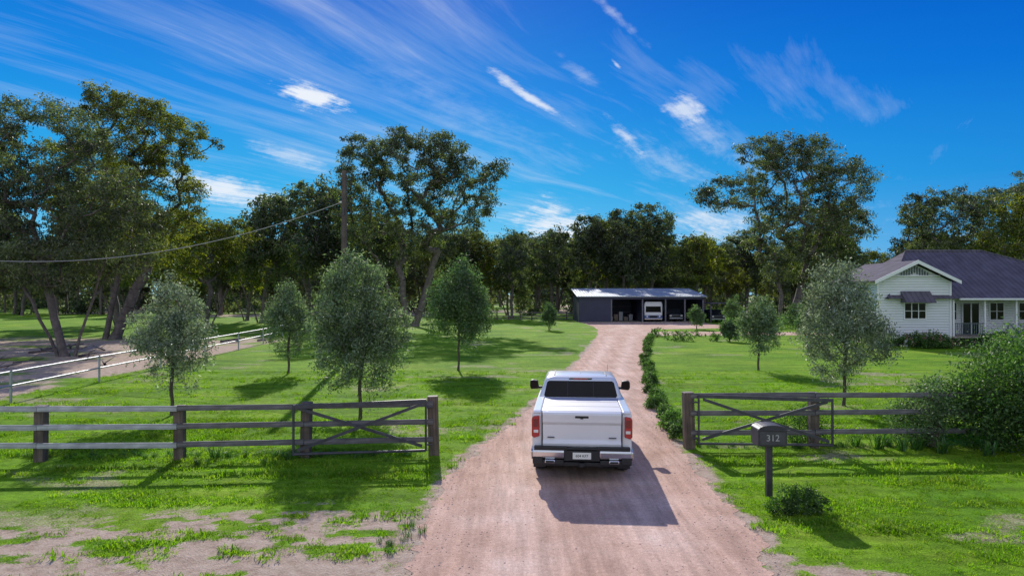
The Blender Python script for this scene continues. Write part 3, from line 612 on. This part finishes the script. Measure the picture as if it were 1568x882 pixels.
for y in (1.22,4.78):
    for s in (-1,1):
        V=[];F=[];S=36
        ring_=[(.24,-.13),(.37,-.135),(.405,-.115),(.412,-.06),(.412,.06),(.405,.115),(.37,.135),(.24,.13)]
        for i in range(S):
            a=2*math.pi*i/S
            for (r,o_) in ring_: V.append((s*.885+o_,y+r*math.cos(a),.412+r*math.sin(a)))
        k=len(ring_)
        for i in range(S):
            for j in range(k): F.append((i*k+j,i*k+(j+1)%k,((i+1)%S)*k+(j+1)%k,((i+1)%S)*k+j))
        poly('tyre',V,F,M['rubber'],tk,smooth=True)
        cyl('rim',(s*.90,y,.412),(s*.98,y,.412),.25,M['chrome'],tk,28,.23)
        for q_ in range(6):
            a=q_*math.pi/3; V_,F_=tubes([((s*.99,y,.412),(s*.985,y+.22*math.cos(a),.412+.22*math.sin(a)),.035,.025)],6); obj('spoke',mesh_np('spoke',V_,F_,M['galv'],True),tk)
def ring(z,xh,y0,y1,rc,k=4):
    pts=[]
    for (cx,cy,a0) in ((xh-rc,y1-rc,0),(-xh+rc,y1-rc,90),(-xh+rc,y0+rc,180),(xh-rc,y0+rc,270)):
        for i in range(k+1):
            a=math.radians(a0+90*i/k); pts.append((cx+rc*math.cos(a),cy+rc*math.sin(a),z))
    return pts
rings=[ring(1.36,.985,2.06,4.50,.10),ring(1.46,.955,2.09,4.34,.12),ring(1.80,.845,2.27,3.80,.13),ring(1.865,.80,2.34,3.66,.15),ring(1.895,.70,2.48,3.50,.18),ring(1.91,.45,2.7,3.3,.2)]
V=[p for r in rings for p in r]; k=len(rings[0]); F=[]
for i in range(len(rings)-1):
    for j in range(k): F.append((i*k+j,i*k+(j+1)%k,(i+1)*k+(j+1)%k,(i+1)*k+j))
F.append(tuple(range((len(rings)-1)*k,len(rings)*k)))
poly('cab',V,F,M['paint'],tk,smooth=True)
def lerp(a,b_,t): return a+(b_-a)*t
def backp(x,z,off=-.006): t=(z-1.46)/(1.80-1.46); return (x,lerp(2.09,2.27,t)+off,z)
rw=[(-.82,1.44),(.82,1.44),(.85,1.48),(.785,1.76),(.74,1.795),(-.74,1.795),(-.785,1.76),(-.85,1.48)]
v=[backp(x,z) for x,z in rw]+[backp(x,z,.03) for x,z in rw]; m_=len(rw)
poly('rear_window',v,[tuple(range(m_)),tuple(range(2*m_-1,m_-1,-1))]+[(i,(i+1)%m_,m_+(i+1)%m_,m_+i) for i in range(m_)],M['glass'],tk)
for x in (-.30,.30):
    v=[backp(x-.008,1.45,-.010),backp(x+.008,1.45,-.010),backp(x+.008,1.775,-.010),backp(x-.008,1.775,-.010)]; poly('slider_frame',v,[(0,1,2,3)],M['black'],tk)
for s in (-1,1):
    def sp(y,z): t=(z-1.46)/.34; return (s*(lerp(.955,.845,t)+.006),y,z)
    for (a,b_,c_,d_) in ((2.30,3.12,3.10,2.42),(3.20,4.10,3.70,3.19)):
        poly('side_window',[sp(a,1.46),sp(b_,1.46),sp(c_,1.77),sp(d_,1.77)],[(0,1,2,3)],M['glass'],tk)
    box('door_handle',*sorted((s*1.012,s*1.04)),2.35,2.55,1.20,1.24,M['chrome'],tk,.008)
def fp(x,z): t=(z-1.46)/.34; return (x,lerp(4.34,3.80,t)+.008,z)
poly('windscreen',[fp(-.84,1.46),fp(.84,1.46),fp(.74,1.78),fp(-.74,1.78)],[(0,1,2,3)],M['glass'],tk)
box('third_brake_light',-.27,.27,2.285,2.36,1.822,1.862,M['black'],tk,.012); box('brake_lens',-.17,.17,2.275,2.30,1.829,1.855,M['red'],tk,.006)
for s in (-1,1): box('roof_channel',*sorted((s*.60,s*.63)),2.5,3.5,1.895,1.905,M['black'],tk,.003)
poly('roof_antenna',[(-.015,2.75,1.90),(.015,2.75,1.90),(.015,2.95,1.90),(-.015,2.95,1.90),(0,2.76,1.95)],[(0,3,2,1),(0,1,4),(1,2,4),(2,3,4),(3,0,4)],M['paint'],tk)
pipe('whip_antenna',[(.72,4.35,1.36),(.74,4.30,1.98)],.004,M['black'],tk)
box('grille',-.7,.7,5.76,5.83,.62,1.02,M['black'],tk,.02)
for s in (-1,1): box('headlight',*sorted((s*.72,s*.98)),5.66,5.79,.88,1.04,M['lens'],tk,.02)

# ------------------------------------------------------------ shed
sh=empty('farm_shed')
x0,x1,y0,y1=9.0,25.9,92,101
box('floor_slab',x0,x1,y0-.3,y1,-.05,.06,M['concrete'],sh)
box('back_wall',x0,x1,y1-.08,y1,.06,4.35,M['shedwall'],sh); box('end_wall_l',x0,x0+.08,y0,y1-.09,.06,3.55,M['shedwall'],sh); box('end_wall_r',x1-.08,x1,y0,y1-.09,.06,3.55,M['shedwall'],sh)
box('front_wall',x0+.09,13.3,y0,y0+.08,.06,3.3,M['shedwall'],sh); box('fascia',x0,x1,y0-.14,y0-.02,3.12,3.42,M['shedwall'],sh)
box('partition',17.55,17.65,y0+.17,y1-.1,.06,3.3,M['shedwall'],sh)
for x in (13.4,17.6,20.7,23.3,25.75): box('column',x-.09,x+.09,y0-.015,y0+.16,.06,3.11,M['shedpost'],sh,.01)
poly('roof',[(x0-.3,y0-.4,3.42),(x1+.3,y0-.4,3.42),(x1+.3,y1+.2,4.55),(x0-.3,y1+.2,4.55),(x0-.3,y0-.4,3.52),(x1+.3,y0-.4,3.52),(x1+.3,y1+.2,4.65),(x0-.3,y1+.2,4.65)],[(0,3,2,1),(4,5,6,7),(0,1,5,4),(1,2,6,5),(2,3,7,6),(3,0,4,7)],M['roofshed'],sh)
rk=empty('storage_racks')
for i in range(5):
    a=13.8+i*.7; box('crate',a,a+.55,97,98,.07,.6+.35*(i%3),M['stone' if i%2 else 'galv'],rk,.02)
for z in (1.2,2.0): box('shelf',13.7,17.2,98.1,98.7,z,z+.06,M['rail'],rk)
rv=empty('motorhome',(19.15,92.5,.06))
extr('body',[(-1.22,.35),(1.22,.35),(1.24,2.3),(1.12,2.72),(-1.12,2.72),(-1.24,2.3)],0,7,'y',M['rv'],rv,.08,3)
box('lower_band',-1.235,1.235,-.02,.5,.42,.9,M['rvblue'],rv,.03); extr('windscreen',[(-1.05,1.3),(1.05,1.3),(1.0,2.1),(-1.0,2.1)],-.03,.02,'y',M['glass'],rv,.03)
box('grille',-.5,.5,-.04,0,.55,.85,M['black'],rv,.01); box('bumper',-1.2,1.2,-.12,.1,.3,.45,M['chrome'],rv,.03)
for s in (-1,1):
    cyl('headlight',(s*.85,-.05,.72),(s*.85,.02,.72),.13,M['lens'],rv,16); cyl('tyre',(s*.9,1.0,.4),(s*1.18,1.0,.4),.4,M['rubber'],rv,24); cyl('tyre_rear',(s*.9,5.4,.4),(s*1.18,5.4,.4),.4,M['rubber'],rv,24)
    box('mirror',*sorted((s*1.25,s*1.45)),0,.1,1.5,1.95,M['black'],rv,.02)
def car(name,loc,rz,mat,h=1.75):
    e=empty(name,loc,rz)
    extr('body',[(0,.4),(0,.95),(.15,1.05),(1.1,1.1),(1.7,h),(3.9,h),(4.5,1.1),(4.55,.4)],-.92,.92,'x',mat,e,.09,3)
    extr('windscreen',[(1.14,1.14),(1.66,h-.06),(1.70,h-.06),(1.2,1.12)],-.76,.76,'x',M['glass'],e); box('grille',-.5,.5,-.03,.02,.6,.85,M['black'],e,.01); box('bumper',-.9,.9,-.06,.1,.38,.55,M['galv'],e,.03)
    for s in (-1,1):
        box('headlight',*sorted((s*.6,s*.88)),-.02,.1,.72,.9,M['lens'],e,.02); box('side_glass',*sorted((s*.9,s*.93)),1.75,3.8,1.15,h-.1,M['glass'],e,.01)
        for y in (.85,3.7): cyl('tyre',(s*.7,y,.36),(s*.95,y,.36),.36,M['rubber'],e,24); cyl('rim',(s*.94,y,.36),(s*.96,y,.36),.22,M['chrome'],e,16)
    return e
car('parked_suv',(22.4,93.2,.06),0,M['darkpaint']); car('parked_car',(29.6,88,0),math.radians(-35),M['darkpaint'],1.6)
lt=empty('carport')
for x in (26.5,30.3):
    for y in (91,96): box('leg',x-.05,x+.05,y-.05,y+.05,-.05,2.55,M['shedpost'],lt)
box('roof',26.3,30.5,90.6,96.4,2.552,2.63,M['roofhouse'],lt,.01)
car('parked_ute',(27.7,91.6,0),0,M['darkpaint'],1.7)

# ------------------------------------------------------------ house
ho=empty('weatherboard_house'); T=M['trim']; Wb=M['boards']
box('under_house',28.2,46.5,50.3,60.0,0,.74,M['lattice'],ho)
for x in np.arange(27,46.6,1.9): box('stump',x-.1,x+.1,50.05,50.25,0,.74,T,ho)
box('main_walls',28.0,46.8,52.0,60.3,.76,3.75,Wb,ho); box('bay_walls',26.8,32.1,50.0,51.99,.76,4.78,Wb,ho); box('bay_side',26.8,27.99,51.995,56,.76,4.78,Wb,ho)
poly('gable_wall',[(26.8,50.02,4.781),(32.1,50.02,4.781),(29.45,50.02,6.05),(26.8,50.12,4.781),(32.1,50.12,4.781),(29.45,50.12,6.05)],[(0,1,2),(5,4,3),(0,3,4,1),(1,4,5,2),(2,5,3,0)],Wb,ho)
for x in (26.8,32.1): box('corner_board',x-.07,x+.07,49.95,50.06,.74,4.76,T,ho)
box('base_board',26.8,32.1,49.93,49.99,.60,.80,T,ho)
def hip(x0,x1,y0,y1,ze,rx0,rx1,ry,zr,mat,name):
    v=[(x0,y0,ze),(x1,y0,ze),(x1,y1,ze),(x0,y1,ze),(rx0,ry,zr),(rx1,ry,zr)]
    poly(name,v,[(0,1,5,4),(1,2,5),(2,3,4,5),(3,0,4),(0,3,2,1)],mat,ho)
hip(27.3,47.6,49.6,61.4,3.5,32.0,38.2,55.5,7.3,M['roofhouse'],'main_roof')
pipe('ridge_cap',[(32.0,55.5,7.32),(38.2,55.5,7.32)],.1,M['roofhouse'],ho); pipe('hip_cap',[(32.0,55.5,7.32),(27.3,49.6,3.52)],.07,M['roofhouse'],ho); pipe('hip_cap_r',[(38.2,55.5,7.32),(47.6,49.6,3.52)],.08,M['roofhouse'],ho)
box('gutter',32.5,47.7,49.46,49.6,3.40,3.53,T,ho,.01)
for s,xe in ((-1,26.3),(1,32.6)):
    v=[(29.45,49.5,6.22),(xe,49.5,4.72),(xe,57 if s<0 else 54.5,4.72),(29.45,57 if s<0 else 54.5,6.22)]; v2=[(a,b_,c_+.07) for a,b_,c_ in v]
    poly('gable_roof',v+v2,[(0,1,2,3),(4,7,6,5),(0,4,5,1),(1,5,6,2),(2,6,7,3),(3,7,4,0)],M['roofhouse'],ho)
    v=[(29.45,49.44,6.30),(xe-.02*s,49.44,4.80),(xe-.02*s,49.44,4.56),(29.45,49.44,6.04)]; v2=[(a,49.49,c_) for a,b_,c_ in v]
    poly('barge_board',v+v2,[(0,1,2,3),(4,7,6,5),(0,4,5,1),(1,5,6,2),(2,6,7,3),(3,7,4,0)],T,ho)
for i in range(-5,6):
    x=29.45+i*.19; top=6.0-abs(i*.19)*.57; box('gable_slat',x-.035,x+.035,49.90,49.96,top-.62+.012*i*i,top-.06,M['greentrim'],ho)
box('gable_beam',27.6,31.3,49.88,49.98,5.12,5.20,T,ho)
def window(x0,x1,z0,z1,y,mull=1):
    box('window_glass',x0,x1,y-.02,y+.03,z0,z1,M['glass'],ho)
    for a,b_,c_,d_ in ((x0-.08,x1+.08,z0-.08,z0),(x0-.08,x1+.08,z1,z1+.08),(x0-.08,x0,z0,z1),(x1,x1+.08,z0,z1)): box('window_frame',a,b_,y-.06,y-.002,c_,d_,T,ho)
    for i in range(1,mull+1):
        x=x0+(x1-x0)*i/(mull+1); box('mullion',x-.03,x+.03,y-.045,y-.021,z0,z1,T,ho)
    zm=(z0+z1)/2; box('transom',x0,x1,y-.040,y-.0215,zm-.02,zm+.02,T,ho)
window(28.75,30.25,2.05,3.15,50.0,2)
poly('window_hood',[(28.45,49.2,3.25),(30.6,49.2,3.25),(30.6,49.99,4.05),(28.45,49.99,4.05),(28.45,49.99,3.2),(30.6,49.99,3.2),(28.45,49.2,3.2),(30.6,49.2,3.2)],[(0,1,2,3),(0,3,4,6),(1,7,5,2),(0,6,7,1),(6,4,5,7),(3,2,5,4)],M['roofhouse'],ho)
window(32.7,33.8,1.9,3.15,52.0,1); window(36.4,37.4,1.9,3.15,52,1); window(38.6,40.2,1.9,3.15,52,2); window(42,43.6,1.9,3.15,52,2)
box('french_doors',34.3,35.5,51.95,51.998,.78,3.1,M['glass'],ho)
for x in (34.22,34.87,35.5): box('door_frame',x,x+.08,51.9,51.948,.78,3.15,T,ho)
box('veranda_floor',32.2,46.8,49.9,51.99,.62,.75,M['concrete'],ho)
for x in (32.3,34.6,36.9,39.3,41.7,44.1,46.6): box('veranda_post',x-.06,x+.06,49.92,50.04,.76,3.45,T,ho)
for a,b_ in ((32.35,34.55),(36.95,39.25),(39.35,41.65),(41.75,44.05),(44.15,46.5)):
    box('handrail',a,b_,49.95,50.02,1.66,1.72,M['greentrim'],ho); box('bottom_rail',a,b_,49.95,50.02,.86,.91,M['greentrim'],ho)
    for x in np.arange(a+.1,b_,.14): box('baluster',x-.018,x+.018,49.965,50.005,.915,1.655,M['greentrim'],ho)
for i in range(5): box('step',34.8,36.7,49.88-.3*(i+1),49.88-.3*i-.003,0,.62-.125*i,T,ho,.01)
for x in (34.75,36.75): pipe('stair_rail',[(x,49.9,1.65),(x,48.3,.95),(x,48.3,0)],.03,T,ho)
st2=empty('outdoor_steps',(33.6,46.2,0))
for i in range(5): box('tread',0,1.6,-.28*i-.28,-.28*i-.004,0,1.0-.2*i,M['greentrim'],st2,.01)
for x in (-.03,1.63): pipe('handrail',[(x,0,1.9),(x,-1.4,1.0),(x,-1.4,0)],.035,M['greentrim'],st2); pipe('newel',[(x,0,0),(x,0,1.9)],.035,M['greentrim'],st2)

# ------------------------------------------------------------ sun + sky
sd=Vector((math.sin(SUN_AZ)*math.cos(SUN_EL),math.cos(SUN_AZ)*math.cos(SUN_EL),math.sin(SUN_EL)))
L=bpy.data.lights.new('sun','SUN'); L.energy=5.0; L.angle=math.radians(.5); L.color=(1,.95,.87)
so=bpy.data.objects.new('sun',L); so.rotation_euler=(-sd).to_track_quat('-Z','Y').to_euler(); so.location=(-20,60,60); link(so)
w=bpy.data.worlds.new('World'); SC.world=w; w.use_nodes=True; nt=w.node_tree; bg=nt.nodes['Background']; bg.inputs['Strength'].default_value=.1
try: w.cycles.sampling_method='NONE'
except Exception: pass
sky=N(nt,'ShaderNodeTexSky'); sky.sky_type='NISHITA'; sky.sun_disc=False; sky.sun_elevation=SUN_EL; sky.sun_rotation=SUN_AZ; sky.air_density=1; sky.dust_density=.2; sky.ozone_density=2.5
tc=N(nt,'ShaderNodeTexCoord'); D=tc.outputs['Generated']; sx=N(nt,'ShaderNodeSeparateXYZ'); nt.links.new(D,sx.inputs[0]); dx,dy,dz=sx.outputs
el=math_(nt,'ARCSINE',dz); az=math_(nt,'ARCTAN2',dx,dy)
gr=ramp(nt,[(0,(.32,.68,.92)),(.06,(.12,.56,.90)),(.14,(.018,.43,.86)),(.26,(.003,.26,.80)),(.42,(.001,.12,.64)),(1,(.004,.08,.45))])
nt.links.new(math_(nt,'MULTIPLY',el,.95),gr.inputs[0])
grs=mixc(nt,1.0,gr.outputs[0],(10,10,10),'MULTIPLY')
hs=N(nt,'ShaderNodeHueSaturation'); hs.inputs['Saturation'].default_value=1.5; hs.inputs['Value'].default_value=.8; nt.links.new(sky.outputs[0],hs.inputs['Color'])
base=mixc(nt,.9,hs.outputs[0],grs)
rz=math_(nt,'MULTIPLY_ADD',az,-1.0,.98,clamp=True)
base=mixc(nt,1.0,base,mixc(nt,rz,(.35,.5,.82),(1,1,1)),'MULTIPLY')
zc=math_(nt,'MAXIMUM',dz,.03); px=math_(nt,'DIVIDE',dx,zc); py=math_(nt,'DIVIDE',dy,zc)
sxn,cxn=math.sin(math.radians(27.6)),math.cos(math.radians(27.6))
al=math_(nt,'ADD',math_(nt,'MULTIPLY',px,sxn),math_(nt,'MULTIPLY',py,cxn)); ac=math_(nt,'SUBTRACT',math_(nt,'MULTIPLY',px,cxn),math_(nt,'MULTIPLY',py,sxn))
def comb(a,b_,c_=0.):
    q=N(nt,'ShaderNodeCombineXYZ')
    for i,v in enumerate((a,b_,c_)):
        if isinstance(v,(int,float)): q.inputs[i].default_value=v
        else: nt.links.new(v,q.inputs[i])
    return q.outputs[0]
warp=noise(nt,.5,1,.5,comb(al,ac)); acw=math_(nt,'ADD',ac,math_(nt,'MULTIPLY',math_(nt,'SUBTRACT',warp.outputs['Fac'],.5),.4))
st_=noise(nt,1,6,.68,comb(math_(nt,'MULTIPLY',al,.4),math_(nt,'MULTIPLY',acw,3.4)))
cov=noise(nt,.9,3,.55,comb(math_(nt,'MULTIPLY',al,.6),ac,7.7))
def ell(pxx,pyy,ra,rb,slope):
    ddx=pxx-784; ddy=450-pyy; a0=math.atan(ddx/1045); e0=math.atan(ddy/math.hypot(1045,ddx)); th=-math.atan(slope); c_,s_=math.cos(th),math.sin(th)
    u=math_(nt,'SUBTRACT',az,a0); v=math_(nt,'SUBTRACT',el,e0)
    p=math_(nt,'MULTIPLY',math_(nt,'ADD',math_(nt,'MULTIPLY',u,c_),math_(nt,'MULTIPLY',v,s_)),1045/ra)
    q=math_(nt,'MULTIPLY',math_(nt,'SUBTRACT',math_(nt,'MULTIPLY',v,c_),math_(nt,'MULTIPLY',u,s_)),1045/rb)
    d=math_(nt,'SQRT',math_(nt,'MULTIPLY_ADD',p,p,math_(nt,'MULTIPLY',q,q)))
    return math_(nt,'SUBTRACT',1.0,d)
big=math_(nt,'MAXIMUM',ell(480,130,520,210,.25),-1.0)
s1=math_(nt,'ADD',st_.outputs['Fac'],math_(nt,'MULTIPLY',math_(nt,'SUBTRACT',cov.outputs['Fac'],.5),.8)); s1=math_(nt,'ADD',s1,math_(nt,'MULTIPLY',big,.12))
rc=ramp(nt,[(.50,0.),(.66,.10),(.88,.38)]); nt.links.new(s1,rc.inputs[0]); tot=rc.outputs[0]
fn=noise(nt,1,5,.68,comb(math_(nt,'MULTIPLY',az,26),math_(nt,'MULTIPLY',el,60),1.0)).outputs['Fac']
fn2=noise(nt,1,5,.65,comb(math_(nt,'MULTIPLY',al,1.3),math_(nt,'MULTIPLY',acw,9.0),5.)).outputs['Fac']
fn=math_(nt,'ADD',math_(nt,'MULTIPLY',fn,.5),math_(nt,'MULTIPLY',fn2,.5))
for (a,b_,ra,rb,sl,inten,soft) in [(475,150,52,15,.26,.95,.5),(345,291,115,19,.20,.85,.7),(445,240,60,15,.25,.5,.8),(808,146,76,7,.62,.75,.7),(1050,170,30,20,.4,.65,.6),(1082,205,55,22,1.0,.35,1.),
        (962,212,46,8,.95,.6,.7),(1020,250,85,20,.5,.3,1.),(945,99,12,3,.95,.5,.5),(945,25,60,7,.9,.3,.8),(890,115,50,10,.7,.3,1.),
        (855,352,75,34,.25,.9,.7),(1095,345,75,30,.1,.7,.9),(700,170,190,30,.4,.2,1.2)]:
    e=ell(a,b_,ra*1.35,rb*1.5,sl); e=math_(nt,'ADD',e,math_(nt,'MULTIPLY',math_(nt,'SUBTRACT',fn,.55),3.0))
    mr=N(nt,'ShaderNodeMapRange'); mr.interpolation_type='SMOOTHSTEP'; mr.inputs[1].default_value=0.02; mr.inputs[2].default_value=soft+.2; mr.inputs[4].default_value=inten
    nt.links.new(e,mr.inputs[0])
    inv=math_(nt,'MULTIPLY',math_(nt,'SUBTRACT',1.0,tot),math_(nt,'SUBTRACT',1.0,mr.outputs[0])); tot=math_(nt,'SUBTRACT',1.0,inv)
rear_fill=N(nt,'ShaderNodeMapRange'); rear_fill.inputs[1].default_value=0.1; rear_fill.inputs[2].default_value=-.6; rear_fill.inputs[4].default_value=.7; nt.links.new(dy,rear_fill.inputs[0])  # added whitening of the unseen sky behind the camera, brightens the truck's rear
tot=math_(nt,'MAXIMUM',tot,math_(nt,'MULTIPLY',rear_fill.outputs[0],math_(nt,'ADD',st_.outputs['Fac'],.5)),clamp=True)
nt.links.new(mixc(nt,tot,base,(8.8,9.2,9.8)),bg.inputs['Color'])

cd=bpy.data.cameras.new('camera'); cd.lens=24; cd.sensor_width=36; cd.clip_end=4000; cd.clip_start=.1
co=bpy.data.objects.new('camera',cd); co.location=(0,0,3.85); co.rotation_euler=(math.radians(90.49),0,0); link(co); SC.camera=co
